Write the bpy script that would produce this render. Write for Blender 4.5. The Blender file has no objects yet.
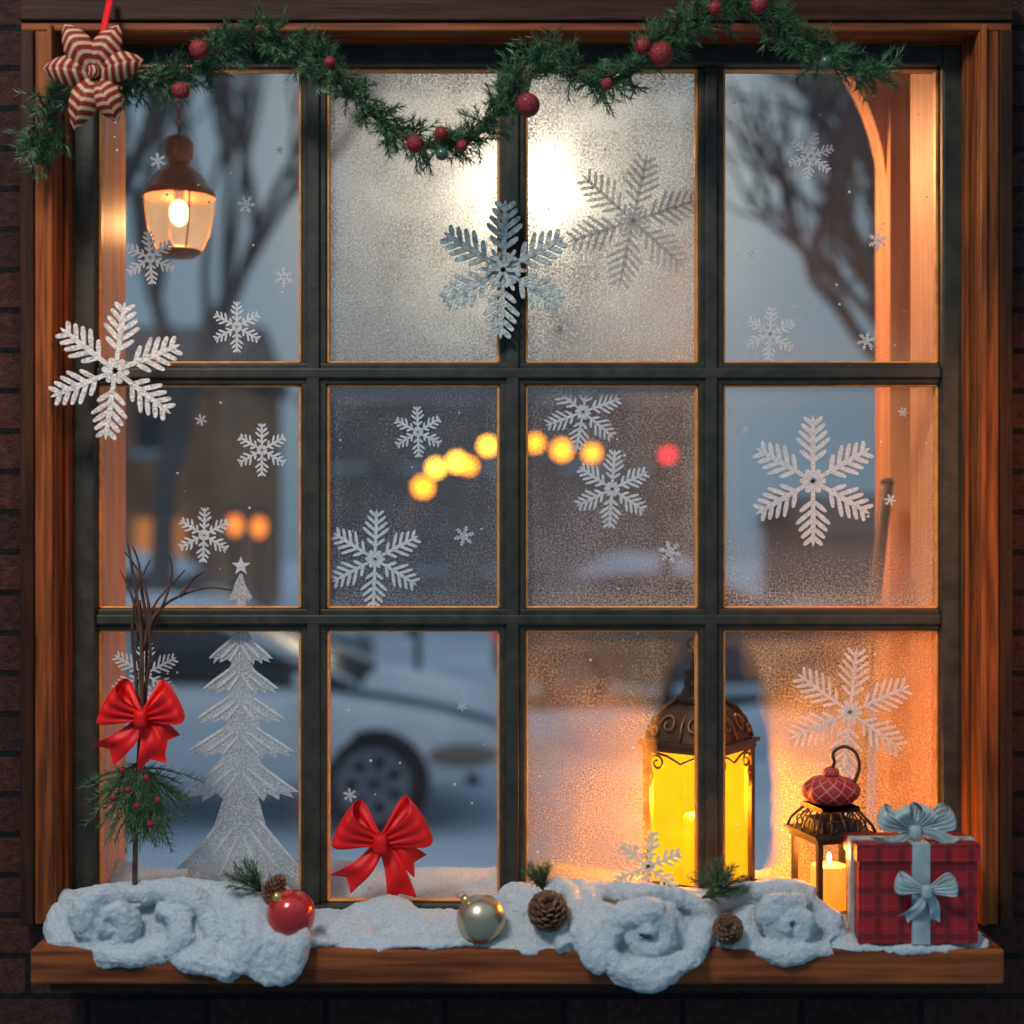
import bpy, math, random
from math import pi, sin, cos
from mathutils import Vector, Matrix, noise
random.seed(7)
scene = bpy.context.scene
try:
    scene.view_settings.view_transform = 'Standard'
    scene.view_settings.look = 'None'
except Exception:
    pass
K = 0.002; D = 3.0
def P(u, v, y=0.0):
    s = K*(D+y)/D
    return Vector(((u-512)*s, y, (512-v)*s))
def S(y=0.0): return K*(D+y)/D
SILL = -0.788
GROUND = -2.1

# ------------------------------------------------------------ materials
def newmat(name):
    m = bpy.data.materials.new(name); m.use_nodes = True
    nt = m.node_tree; nt.nodes.clear()
    out = nt.nodes.new('ShaderNodeOutputMaterial')
    return m, nt, out
def rgba(c): return (c[0], c[1], c[2], 1.0)
def math_(nt, op, a, b=None, clamp=False):
    n = nt.nodes.new('ShaderNodeMath'); n.operation = op; n.use_clamp = clamp
    for i, x in enumerate((a, b)):
        if x is None: continue
        if isinstance(x, (int, float)): n.inputs[i].default_value = x
        else: nt.links.new(x, n.inputs[i])
    return n.outputs[0]
def noise_(nt, scale, detail=3, vec=None, rough=0.5):
    n = nt.nodes.new('ShaderNodeTexNoise')
    n.inputs['Scale'].default_value = scale; n.inputs['Detail'].default_value = detail
    n.inputs['Roughness'].default_value = rough
    if vec is not None: nt.links.new(vec, n.inputs['Vector'])
    return n.outputs['Fac']
def maprange(nt, x, a, b, c=0.0, d=1.0):
    n = nt.nodes.new('ShaderNodeMapRange'); nt.links.new(x, n.inputs[0])
    for i, q in enumerate((a, b, c, d)): n.inputs[i+1].default_value = q
    return n.outputs[0]
def mixcol(nt, f, a, b):
    n = nt.nodes.new('ShaderNodeMix'); n.data_type = 'RGBA'
    nt.links.new(f, n.inputs[0])
    for s_, x in ((6, a), (7, b)):
        if isinstance(x, tuple): n.inputs[s_].default_value = rgba(x)
        else: nt.links.new(x, n.inputs[s_])
    return n.outputs[2]
def mat(name, col, rough=0.5, metal=0.0, col2=None, vscale=12, vstretch=(1,1,1), bump=0.0, bscale=60,
        emit=None, es=0.0, coat=0.0, sheen=0.0, lo=0.35, hi=0.65, spec=0.5):
    m, nt, out = newmat(name)
    b = nt.nodes.new('ShaderNodeBsdfPrincipled')
    nt.links.new(b.outputs[0], out.inputs[0])
    b.inputs['Roughness'].default_value = rough; b.inputs['Metallic'].default_value = metal
    b.inputs['Coat Weight'].default_value = coat; b.inputs['Sheen Weight'].default_value = sheen
    b.inputs['Specular IOR Level'].default_value = spec
    tc = nt.nodes.new('ShaderNodeTexCoord')
    mp = nt.nodes.new('ShaderNodeMapping'); mp.inputs['Scale'].default_value = vstretch
    nt.links.new(tc.outputs['Object'], mp.inputs[0])
    if col2 is None: col2 = tuple(x*0.8 for x in col)
    f = maprange(nt, noise_(nt, vscale, 5, mp.outputs[0]), lo, hi)
    nt.links.new(mixcol(nt, f, tuple(col), tuple(col2)), b.inputs['Base Color'])
    if bump:
        bn = nt.nodes.new('ShaderNodeBump'); bn.inputs['Strength'].default_value = bump
        bn.inputs['Distance'].default_value = 0.004
        nt.links.new(noise_(nt, bscale, 4, mp.outputs[0]), bn.inputs['Height'])
        nt.links.new(bn.outputs[0], b.inputs['Normal'])
    if emit:
        b.inputs['Emission Color'].default_value = rgba(emit); b.inputs['Emission Strength'].default_value = es
    return m
def frost_mat(name, level, grain=210, col=(0.85,0.88,0.9), pane=None, bottom=0.0, lo=0.40, hi=0.60, amp=0.9, melt=None, trans=0.65, cap=0.96, edge=0.35, dark=0.36):
    """clear glass speckled with frost grains"""
    m, nt, out = newmat(name)
    tc = nt.nodes.new('ShaderNodeTexCoord'); o = tc.outputs['Object']
    g = maprange(nt, noise_(nt, grain, 4, o, 0.75), lo, hi)
    big = maprange(nt, noise_(nt, 7, 4, o, 0.6), 0.3, 0.7, 0.50, 1.28)
    fac = math_(nt, 'MULTIPLY', math_(nt, 'MULTIPLY', math_(nt, 'ADD', math_(nt, 'MULTIPLY', g, amp), 1-amp*0.5), big), level)
    if pane:
        hx, hz = pane
        sp = nt.nodes.new('ShaderNodeSeparateXYZ'); nt.links.new(o, sp.inputs[0])
        ax = math_(nt, 'DIVIDE', math_(nt, 'ABSOLUTE', sp.outputs[0]), hx)
        az = math_(nt, 'DIVIDE', math_(nt, 'ABSOLUTE', sp.outputs[2]), hz)
        e = math_(nt, 'MAXIMUM', ax, az)
        e = maprange(nt, e, 0.80, 1.02, 0, edge)
        e = math_(nt, 'MULTIPLY', e, math_(nt, 'ADD', g, 0.3))
        fac = math_(nt, 'ADD', fac, e)
        if bottom:
            bz = maprange(nt, sp.outputs[2], -hz*0.2, -hz*1.0, 0, bottom)
            fac = math_(nt, 'ADD', fac, math_(nt, 'MULTIPLY', bz, math_(nt, 'ADD', g, 0.3)))
        if melt:
            # frost melted off around the warm lantern
            mx_, mz_, rx_, rz_ = melt
            dx = math_(nt,'DIVIDE',math_(nt,'SUBTRACT',sp.outputs[0],mx_),rx_)
            dz = math_(nt,'DIVIDE',math_(nt,'SUBTRACT',sp.outputs[2],mz_),rz_)
            r_ = math_(nt,'SQRT',math_(nt,'ADD',math_(nt,'MULTIPLY',dx,dx),math_(nt,'MULTIPLY',dz,dz)))
            r_ = math_(nt,'ADD',r_,math_(nt,'MULTIPLY',noise_(nt,25,4,o),0.3))
            fac = math_(nt,'MULTIPLY',fac,maprange(nt,r_,1.10,1.30,0.0,1.0))
    fac = math_(nt, 'MINIMUM', fac, cap)
    g2 = maprange(nt, noise_(nt, grain*1.25, 4, o, 0.8), 0.42, 0.60)
    gc = mixcol(nt, g2, tuple(c*dark for c in col), col)
    tr = nt.nodes.new('ShaderNodeBsdfTransparent')
    gl = nt.nodes.new('ShaderNodeBsdfGlossy'); gl.inputs['Roughness'].default_value = 0.08
    m1 = nt.nodes.new('ShaderNodeMixShader'); m1.inputs[0].default_value = 0.012
    nt.links.new(tr.outputs[0], m1.inputs[1]); nt.links.new(gl.outputs[0], m1.inputs[2])
    tl = nt.nodes.new('ShaderNodeBsdfTranslucent'); nt.links.new(gc, tl.inputs[0])
    df = nt.nodes.new('ShaderNodeBsdfDiffuse'); nt.links.new(gc, df.inputs[0])
    m2 = nt.nodes.new('ShaderNodeMixShader'); m2.inputs[0].default_value = 1-trans
    nt.links.new(tl.outputs[0], m2.inputs[1]); nt.links.new(df.outputs[0], m2.inputs[2])
    m3 = nt.nodes.new('ShaderNodeMixShader'); nt.links.new(fac, m3.inputs[0])
    nt.links.new(m1.outputs[0], m3.inputs[1]); nt.links.new(m2.outputs[0], m3.inputs[2])
    nt.links.new(m3.outputs[0], out.inputs[0])
    return m
def emis(name, col, s):
    m, nt, out = newmat(name)
    e = nt.nodes.new('ShaderNodeEmission'); e.inputs[0].default_value = rgba(col); e.inputs[1].default_value = s
    nt.links.new(e.outputs[0], out.inputs[0]); return m
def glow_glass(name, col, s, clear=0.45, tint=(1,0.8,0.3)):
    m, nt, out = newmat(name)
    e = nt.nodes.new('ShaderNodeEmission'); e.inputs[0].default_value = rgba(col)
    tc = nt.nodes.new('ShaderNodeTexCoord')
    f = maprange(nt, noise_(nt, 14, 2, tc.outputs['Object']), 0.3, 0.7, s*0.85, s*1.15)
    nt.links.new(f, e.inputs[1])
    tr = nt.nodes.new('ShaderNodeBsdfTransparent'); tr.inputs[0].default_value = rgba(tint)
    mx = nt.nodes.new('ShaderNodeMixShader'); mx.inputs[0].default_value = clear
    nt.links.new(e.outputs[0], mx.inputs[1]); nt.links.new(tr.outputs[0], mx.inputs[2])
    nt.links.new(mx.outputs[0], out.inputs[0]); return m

m_wood_v = mat('wood_vertical', (0.34,0.088,0.018), 0.55, col2=(0.11,0.026,0.007), vscale=14, vstretch=(5,5,0.35), bump=0.35, bscale=25, spec=0.2)
m_wood_d = mat('wood_dark', (0.055,0.021,0.010), 0.6, col2=(0.024,0.010,0.006), vscale=14, vstretch=(5,5,0.35), bump=0.35, bscale=25, spec=0.15)
m_wood_dh = mat('wood_dark_h', (0.055,0.021,0.010), 0.6, col2=(0.024,0.010,0.006), vscale=14, vstretch=(0.35,5,5), bump=0.35, bscale=25, spec=0.15)
m_wood_h = mat('wood_horizontal', (0.32,0.082,0.022), 0.55, col2=(0.11,0.026,0.008), vscale=14, vstretch=(0.35,5,5), bump=0.35, bscale=25, spec=0.2)
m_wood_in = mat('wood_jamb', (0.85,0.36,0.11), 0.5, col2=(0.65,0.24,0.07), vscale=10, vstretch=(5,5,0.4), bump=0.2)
m_sash = mat('sash_paint', (0.052,0.047,0.036), 0.5, col2=(0.028,0.027,0.021), vscale=30, bump=0.15, bscale=90, spec=0.3)
m_bead = mat('bead_warm_glow', (0.95,0.38,0.09), 0.4, metal=0.1, col2=(0.7,0.24,0.05), vscale=40)  # orange glow along the pane edges is put into the bead colour
def snow_material(name, c=(0.86,0.9,0.94), dark=0.72):
    m, nt, out = newmat(name)
    b = nt.nodes.new('ShaderNodeBsdfPrincipled'); nt.links.new(b.outputs[0], out.inputs[0])
    tc = nt.nodes.new('ShaderNodeTexCoord'); o = tc.outputs['Object']
    f = maprange(nt, noise_(nt, 260, 4, o, 0.7), 0.35, 0.65)
    nt.links.new(mixcol(nt, f, tuple(x*dark for x in c), c), b.inputs['Base Color'])
    b.inputs['Roughness'].default_value = 0.75; b.inputs['Specular IOR Level'].default_value = 0.3
    h = math_(nt, 'ADD', noise_(nt, 190, 5, o, 0.75), math_(nt, 'MULTIPLY', noise_(nt, 45, 3, o), 1.0))
    bn = nt.nodes.new('ShaderNodeBump'); bn.inputs['Strength'].default_value = 1.0; bn.inputs['Distance'].default_value = 0.008
    nt.links.new(h, bn.inputs['Height']); nt.links.new(bn.outputs[0], b.inputs['Normal'])
    return m
m_snow = snow_material('snow_sill', (0.86,0.95,0.99), 0.68)
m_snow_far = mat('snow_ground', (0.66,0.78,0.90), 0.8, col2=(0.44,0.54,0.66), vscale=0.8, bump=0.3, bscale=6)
m_needle = mat('pine_needles', (0.028,0.090,0.038), 0.55, col2=(0.06,0.15,0.07), vscale=35)
m_needle2 = mat('pine_needles_light', (0.10,0.22,0.08), 0.55, col2=(0.05,0.13,0.06), vscale=35)
m_stem = mat('twig_bark', (0.10,0.05,0.03), 0.8, col2=(0.05,0.025,0.018), vscale=60, bump=0.5, bscale=200)
m_red = mat('red_satin', (0.88,0.008,0.008), 0.5, col2=(0.72,0.006,0.008), vscale=15, spec=0.35)
m_berry = mat('red_berry', (0.40,0.010,0.016), 0.45, col2=(0.12,0.005,0.008), vscale=170, bump=1.0, bscale=300, coat=0.1)
m_redball = mat('red_bauble', (0.62,0.03,0.02), 0.18, metal=0.35, col2=(0.5,0.02,0.02), vscale=8, coat=0.6)
m_goldball = mat('champagne_bauble', (0.62,0.50,0.35), 0.28, metal=0.85, col2=(0.52,0.41,0.28), vscale=8)
m_cap = mat('gold_cap', (0.8,0.55,0.2), 0.3, metal=0.9)
m_iron = mat('aged_bronze', (0.045,0.032,0.022), 0.45, metal=0.4, col2=(0.09,0.052,0.028), vscale=30, bump=0.3, bscale=120)
m_white = mat('snowflake_white', (0.90,0.90,0.86), 0.55, col2=(0.45,0.47,0.46), vscale=170, bump=1.0, bscale=260)
m_silver = mat('snowflake_silver', (0.70,0.70,0.63), 0.45, metal=0.1, col2=(0.28,0.30,0.29), vscale=90, bump=1.0, bscale=200)
m_decal = frost_mat('snowflake_cling', 0.97, grain=300, col=(0.99,0.99,0.98), amp=0.30, trans=0.25, cap=1.0, dark=0.62)
m_etch = frost_mat('etched_frost', 0.52, grain=260, col=(0.88,0.86,0.82), amp=0.9, trans=0.5)
m_treecling = frost_mat('tree_cling', 0.68, grain=230, col=(0.97,0.98,0.98), amp=0.9, trans=0.35, dark=0.45)
m_cone = mat('pinecone', (0.26,0.13,0.065), 0.6, col2=(0.10,0.045,0.02), vscale=60, bump=0.4, bscale=200)
m_ribbon = mat('silver_ribbon', (0.42,0.52,0.52), 0.35, col2=(0.28,0.36,0.37), vscale=30)
m_candle = mat('candle_wax', (0.95,0.7,0.35), 0.5, emit=(1.0,0.32,0.02), es=1.2)

# brick
m_brick, nt, out = newmat('dark_brick')
b = nt.nodes.new('ShaderNodeBsdfPrincipled'); nt.links.new(b.outputs[0], out.inputs[0]); b.inputs['Roughness'].default_value = 0.85
b.inputs['Specular IOR Level'].default_value = 0.2
tc = nt.nodes.new('ShaderNodeTexCoord'); sp = nt.nodes.new('ShaderNodeSeparateXYZ'); nt.links.new(tc.outputs['Object'], sp.inputs[0])
cb = nt.nodes.new('ShaderNodeCombineXYZ')
nt.links.new(math_(nt,'ADD',sp.outputs[0],sp.outputs[1]), cb.inputs[0]); nt.links.new(sp.outputs[2], cb.inputs[1])
br = nt.nodes.new('ShaderNodeTexBrick'); nt.links.new(cb.outputs[0], br.inputs[0])
br.inputs['Color1'].default_value = (0.085,0.030,0.024,1); br.inputs['Color2'].default_value = (0.042,0.020,0.018,1)
br.inputs['Mortar'].default_value = (0.012,0.011,0.011,1); br.inputs['Scale'].default_value = 1.0
br.inputs['Brick Width'].default_value = 0.23; br.inputs['Row Height'].default_value = 0.078; br.inputs['Mortar Size'].default_value = 0.006
nf = maprange(nt, noise_(nt, 60, 5, tc.outputs['Object'], 0.7), 0.3, 0.7, 0.45, 1.4)
mm = nt.nodes.new('ShaderNodeMix'); mm.data_type='RGBA'; mm.blend_type='MULTIPLY'; mm.inputs[0].default_value=1
nt.links.new(br.outputs['Color'], mm.inputs[6]); nt.links.new(nf, mm.inputs[7]); nt.links.new(mm.outputs[2], b.inputs['Base Color'])
bn = nt.nodes.new('ShaderNodeBump'); bn.inputs['Strength'].default_value=1.0; bn.inputs['Distance'].default_value=0.010; bn.invert=True
nt.links.new(math_(nt,'ADD',br.outputs['Fac'],math_(nt,'MULTIPLY',nf,0.5)), bn.inputs['Height']); nt.links.new(bn.outputs[0], b.inputs['Normal'])

def striped(name, c1, c2, freq):
    m, nt, out = newmat(name)
    b = nt.nodes.new('ShaderNodeBsdfPrincipled'); nt.links.new(b.outputs[0], out.inputs[0]); b.inputs['Roughness'].default_value=0.6
    b.inputs['Specular IOR Level'].default_value = 0.2
    uv = nt.nodes.new('ShaderNodeUVMap'); sp = nt.nodes.new('ShaderNodeSeparateXYZ'); nt.links.new(uv.outputs[0], sp.inputs[0])
    f = math_(nt,'SINE', math_(nt,'MULTIPLY', math_(nt,'ADD',sp.outputs[0], math_(nt,'MULTIPLY',math_(nt,'ABSOLUTE',math_(nt,'SUBTRACT',sp.outputs[1],0.5)),0.20)), freq))
    nt.links.new(mixcol(nt, maprange(nt, f, 0.05, 0.5), c1, c2), b.inputs['Base Color'])
    return m
m_stripe = striped('striped_ribbon', (0.24,0.020,0.015), (0.60,0.38,0.22), 40)

m_plaid, nt, out = newmat('red_plaid_paper')
b = nt.nodes.new('ShaderNodeBsdfPrincipled'); nt.links.new(b.outputs[0], out.inputs[0]); b.inputs['Roughness'].default_value=0.5
tc = nt.nodes.new('ShaderNodeTexCoord'); sp = nt.nodes.new('ShaderNodeSeparateXYZ'); nt.links.new(tc.outputs['Object'], sp.inputs[0])
def lines(src, freq, th):
    return maprange(nt, math_(nt,'SINE',math_(nt,'MULTIPLY',src,freq)), th, th+0.06)
l1 = math_(nt,'ADD',lines(sp.outputs[0],150,0.55),lines(sp.outputs[2],150,0.55),True)
l2 = math_(nt,'ADD',lines(sp.outputs[0],300,0.965),lines(sp.outputs[2],300,0.965),True)
c = mixcol(nt, math_(nt,'MULTIPLY',l1,0.75), (0.38,0.006,0.012), (0.12,0.004,0.008))
c2 = nt.nodes.new('ShaderNodeMix'); c2.data_type='RGBA'; nt.links.new(math_(nt,'MULTIPLY',l2,0.15), c2.inputs[0]); nt.links.new(c, c2.inputs[6]); c2.inputs[7].default_value=(0.6,0.35,0.3,1)
nt.links.new(c2.outputs[2], b.inputs['Base Color'])

m_knit, nt, out = newmat('knit_red')
b = nt.nodes.new('ShaderNodeBsdfPrincipled'); nt.links.new(b.outputs[0], out.inputs[0]); b.inputs['Roughness'].default_value=0.7
uv = nt.nodes.new('ShaderNodeUVMap'); sp = nt.nodes.new('ShaderNodeSeparateXYZ'); nt.links.new(uv.outputs[0], sp.inputs[0])
a1 = math_(nt,'SINE',math_(nt,'ADD',math_(nt,'MULTIPLY',sp.outputs[0],75),math_(nt,'MULTIPLY',sp.outputs[1],22)))
a2 = math_(nt,'SINE',math_(nt,'SUBTRACT',math_(nt,'MULTIPLY',sp.outputs[0],75),math_(nt,'MULTIPLY',sp.outputs[1],22)))
f = maprange(nt, math_(nt,'MAXIMUM',a1,a2), 0.9, 0.97)
nt.links.new(mixcol(nt, math_(nt,'MULTIPLY',f,0.6), (0.36,0.012,0.016),(0.60,0.34,0.26)), b.inputs['Base Color'])

# ------------------------------------------------------------ mesh builder
class MB:
    def __init__(s): s.v=[]; s.f=[]; s.m=[]; s.sm=[]; s.uv=[]; s.mats=[]
    def mi(s, m):
        if m not in s.mats: s.mats.append(m)
        return s.mats.index(m)
    def add(s, vs, fs, m, smooth=True, M=None, uvs=None):
        o = len(s.v); i_ = s.mi(m)
        if M is not None: s.v += [tuple(M @ Vector(v)) for v in vs]
        else: s.v += [tuple(v) for v in vs]
        for f in fs:
            s.f.append([o+k for k in f]); s.m.append(i_); s.sm.append(smooth)
            s.uv.append([uvs[k] for k in f] if uvs else None)
    def box(s, a, b_, m, M=None):
        x0,y0,z0 = a; x1,y1,z1 = b_
        vs=[(x0,y0,z0),(x1,y0,z0),(x1,y1,z0),(x0,y1,z0),(x0,y0,z1),(x1,y0,z1),(x1,y1,z1),(x0,y1,z1)]
        s.add(vs,[(0,3,2,1),(4,5,6,7),(0,1,5,4),(1,2,6,5),(2,3,7,6),(3,0,4,7)],m,False,M)
    def grid(s, fn, nu, nv, m, M=None, smooth=True):
        vs=[];uvs=[]
        for i in range(nu+1):
            for j in range(nv+1):
                vs.append(fn(i/nu,j/nv)); uvs.append((i/nu,j/nv))
        fs=[(i*(nv+1)+j,(i+1)*(nv+1)+j,(i+1)*(nv+1)+j+1,i*(nv+1)+j+1) for i in range(nu) for j in range(nv)]
        s.add(vs,fs,m,smooth,M,uvs)
    def sphere(s, c, r, m, seg=20, rings=12, M=None):
        if isinstance(r,(int,float)): r=(r,r,r)
        c=Vector(c)
        T = Matrix.Translation(c) @ (M if M is not None else Matrix.Identity(4))
        s.grid(lambda u,v:(r[0]*sin(pi*v)*cos(2*pi*u), r[1]*sin(pi*v)*sin(2*pi*u), -r[2]*cos(pi*v)), seg, rings, m, T)
    def lathe(s, prof, c, m, seg=24, rot=0.0, smooth=True, M=None):
        c=Vector(c); vs=[];fs=[]
        n=len(prof)
        for i in range(seg):
            a=rot+2*pi*i/seg
            for r,z in prof: vs.append((r*cos(a), r*sin(a), z))
        for i in range(seg):
            for j in range(n-1):
                k=(i+1)%seg
                fs.append((i*n+j,k*n+j,k*n+j+1,i*n+j+1))
        T = Matrix.Translation(c) @ (M if M is not None else Matrix.Identity(4))
        s.add(vs,fs,m,smooth,T)
    def tube(s, pts, rad, m, seg=8, closed=False, caps=True):
        pts=[Vector(p) for p in pts]; n=len(pts)
        if isinstance(rad,(int,float)): rad=[rad]*n
        vs=[];fs=[]
        t0=(pts[1]-pts[0]).normalized()
        up=Vector((0,0,1)) if abs(t0.z)<0.9 else Vector((0,1,0))
        nrm=(up-t0*up.dot(t0)).normalized()
        for i in range(n):
            if closed: t=(pts[(i+1)%n]-pts[i-1])
            else: t=pts[min(i+1,n-1)]-pts[max(i-1,0)]
            if t.length<1e-9: t=t0
            t=t.normalized(); nrm=nrm-t*nrm.dot(t)
            if nrm.length<1e-6: nrm=Vector((1,0,0))
            nrm.normalize(); bi=t.cross(nrm)
            for k in range(seg):
                a=2*pi*k/seg; vs.append(pts[i]+(nrm*cos(a)+bi*sin(a))*rad[i])
        for i in range(n if closed else n-1):
            j=(i+1)%n
            for k in range(seg):
                l=(k+1)%seg; fs.append((i*seg+k,i*seg+l,j*seg+l,j*seg+k))
        if caps and not closed:
            fs.append(tuple(reversed(range(seg)))); fs.append(tuple(range((n-1)*seg,n*seg)))
        s.add(vs,fs,m,True)
    def obj(s, name, parent=None, origin=None):
        me=bpy.data.meshes.new(name)
        o=Vector(origin) if origin is not None else None
        if o is None and s.v:
            mn=[min(v[i] for v in s.v) for i in range(3)]; mx=[max(v[i] for v in s.v) for i in range(3)]
            o=Vector(((mn[0]+mx[0])/2,(mn[1]+mx[1])/2,mn[2]))
        me.from_pydata([(v[0]-o.x,v[1]-o.y,v[2]-o.z) for v in s.v],[],s.f)
        for m in s.mats: me.materials.append(m)
        me.polygons.foreach_set('material_index',s.m); me.polygons.foreach_set('use_smooth',s.sm)
        if any(u for u in s.uv):
            l=me.uv_layers.new(name='UVMap'); k=0
            for f,u in zip(s.f,s.uv):
                for q in range(len(f)):
                    if u: l.data[k].uv=u[q]
                    k+=1
        me.update()
        ob=bpy.data.objects.new(name,me); ob.location=o; scene.collection.objects.link(ob)
        if parent: ob.parent=parent
        return ob
def bevel(ob,w,seg=2):
    md=ob.modifiers.new('bevel','BEVEL'); md.width=w; md.segments=seg; md.limit_method='ANGLE'; md.angle_limit=0.7
def catmull(pts, n=8):
    pts=[Vector(p) for p in pts]; out=[]
    q=[pts[0]*2-pts[1]]+pts+[pts[-1]*2-pts[-2]]
    for i in range(1,len(q)-2):
        for k in range(n):
            t=k/n; a,b_,c,d=q[i-1],q[i],q[i+1],q[i+2]
            out.append(0.5*((2*b_)+(c-a)*t+(2*a-5*b_+4*c-d)*t*t+(3*b_-a-3*c+d)*t**3))
    out.append(pts[-1]); return out

# ------------------------------------------------------------ wall, window
YW=-0.10
B=MB()
B.box((-3,YW,-2.1),(3,0.2,-0.852),m_brick)
B.box((-3,YW,0.985),(3,0.2,2.4),m_brick)
B.box((-3,YW,-0.852),(-0.938,0.2,0.985),m_brick)
B.box((0.955,YW,-0.852),(3,0.2,0.985),m_brick)
B.box((-0.938,YW,-0.852),(-0.868,0.2,SILL),m_brick); B.box((0.887,YW,-0.852),(0.955,0.2,SILL),m_brick)
B.obj('wall_front',origin=(0,0,0))

win=bpy.data.objects.new('window_1',None); scene.collection.objects.link(win)
XL,XR=-0.873,0.892; ZT=0.919
B=MB()
B.box((-0.912,-0.135,SILL),(XL,0.02,ZT),m_wood_v); B.box((XR,-0.135,SILL),(0.930,0.02,ZT),m_wood_v)
B.box((-0.938,-0.142,SILL),(-0.912,0.02,ZT),m_wood_d); B.box((0.930,-0.142,SILL),(0.955,0.02,ZT),m_wood_d)
B.box((-0.938,-0.142,ZT+0.018),(0.955,0.02,0.985),m_wood_dh)
B.box((-0.938,-0.135,ZT),(0.955,0.02,ZT+0.018),m_wood_h)
B.box((-0.886,-0.145,SILL),(XL-0.002,-0.13,ZT+0.010),m_wood_v); B.box((XR+0.002,-0.145,SILL),(0.905,-0.13,ZT+0.010),m_wood_v)
ob=B.obj('casing',win); bevel(ob,0.003)
k=S(-0.03)
sxl=(97-512)*k; sxr=(940-512)*k; szt=(512-67)*k; szb=(512-903)*k
B=MB()
B.box((XL-0.02,-0.05,SILL),(sxl,0.02,ZT),m_sash); B.box((sxr,-0.05,SILL),(XR+0.02,0.02,ZT),m_sash)
B.box((sxl,-0.05,szt),(sxr,0.02,ZT+0.01),m_sash); B.box((sxl,-0.05,SILL),(sxr,0.02,szb),m_sash)
B.box((XL-0.001,-0.085,SILL),(XL+0.010,-0.05,ZT),m_wood_v); B.box((XR-0.010,-0.085,SILL),(XR+0.001,-0.05,ZT),m_wood_v)
ob=B.obj('sash_frame',win); bevel(ob,0.004)
B=MB()
vb=[(301,326),(500,525),(699,723)]; hb=[(363,384),(609,630)]
for a,c in vb:
    x0=(a-512)*k; x1=(c-512)*k
    B.box((x0,-0.03,szb),(x1,0.02,szt),m_sash); B.box((x0+0.012,-0.038,szb),(x1-0.012,-0.03,szt),m_sash)
for a,c in hb:
    z0=(512-c)*k; z1=(512-a)*k
    B.box((sxl,-0.031,z0),(sxr,0.021,z1),m_sash); B.box((sxl,-0.039,z0+0.011),(sxr,-0.031,z1-0.011),m_sash)
ob=B.obj('muntins',win); bevel(ob,0.003)
cols=[(97,301),(326,500),(525,699),(723,940)]; rows=[(67,363),(384,609),(630,903)]
lev=[[0.06,0.55,0.60,0.08],[0.06,0.28,0.34,0.08],[0.06,0.03,0.42,0.66]]
bot=[[0.05,0.1,0.1,0.05],[0.1,0.15,0.2,0.5],[0.15,0.05,0.15,0.2]]
warm=(0.97,0.91,0.80); cool=(0.9,0.92,0.94); amberf=(0.96,0.78,0.50)  # frost tints: sun glow put into warm, lantern glow into amberf
B=MB()
LXc,LZc=0.400,-0.58
for r,(v0,v1) in enumerate(rows):
    for c_,(u0,u1) in enumerate(cols):
        x0,x1=(u0-512)*k,(u1-512)*k; z0,z1=(512-v1)*k,(512-v0)*k
        w=0.006; ya,yb=-0.022,0.0
        B.box((x0,ya,z0),(x0+w,yb,z1),m_bead); B.box((x1-w,ya,z0),(x1,yb,z1),m_bead)
        B.box((x0,ya,z0),(x1,yb,z0+w*0.7),m_bead); B.box((x0,ya,z1-w*0.7),(x1,yb,z1),m_bead)
        G=MB(); hx,hz=(x1-x0)/2,(z1-z0)/2; cx,cz=(x0+x1)/2,(z0+z1)/2
        melt=(LXc-cx,LZc-cz,0.122,0.33) if (r==2 and c_>=2) else None
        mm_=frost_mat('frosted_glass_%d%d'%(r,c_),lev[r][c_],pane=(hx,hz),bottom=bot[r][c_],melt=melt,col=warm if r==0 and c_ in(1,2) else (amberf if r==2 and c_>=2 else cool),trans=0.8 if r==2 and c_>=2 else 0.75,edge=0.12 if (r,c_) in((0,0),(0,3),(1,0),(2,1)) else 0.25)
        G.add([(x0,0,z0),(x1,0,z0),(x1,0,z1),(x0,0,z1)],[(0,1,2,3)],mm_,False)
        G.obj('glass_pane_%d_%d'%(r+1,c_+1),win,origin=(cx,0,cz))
ob=B.obj('glazing_bead',win); bevel(ob,0.0015,1)
B=MB()
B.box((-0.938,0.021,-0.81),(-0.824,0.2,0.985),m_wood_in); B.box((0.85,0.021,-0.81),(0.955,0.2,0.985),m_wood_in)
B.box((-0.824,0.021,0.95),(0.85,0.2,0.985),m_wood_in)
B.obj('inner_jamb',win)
B=MB(); B.box((-0.824,0.021,-0.86),(0.85,0.30,-0.80),m_wood_h); B.obj('inner_ledge',win)
B=MB(); B.box((-0.868,-0.30,-0.851),(0.887,-0.0505,SILL),m_wood_h); B.box((-0.84,-0.28,-0.87),(0.86,-0.1,-0.851),m_wood_dh)
ob=B.obj('window_sill'); bevel(ob,0.005)

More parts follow.
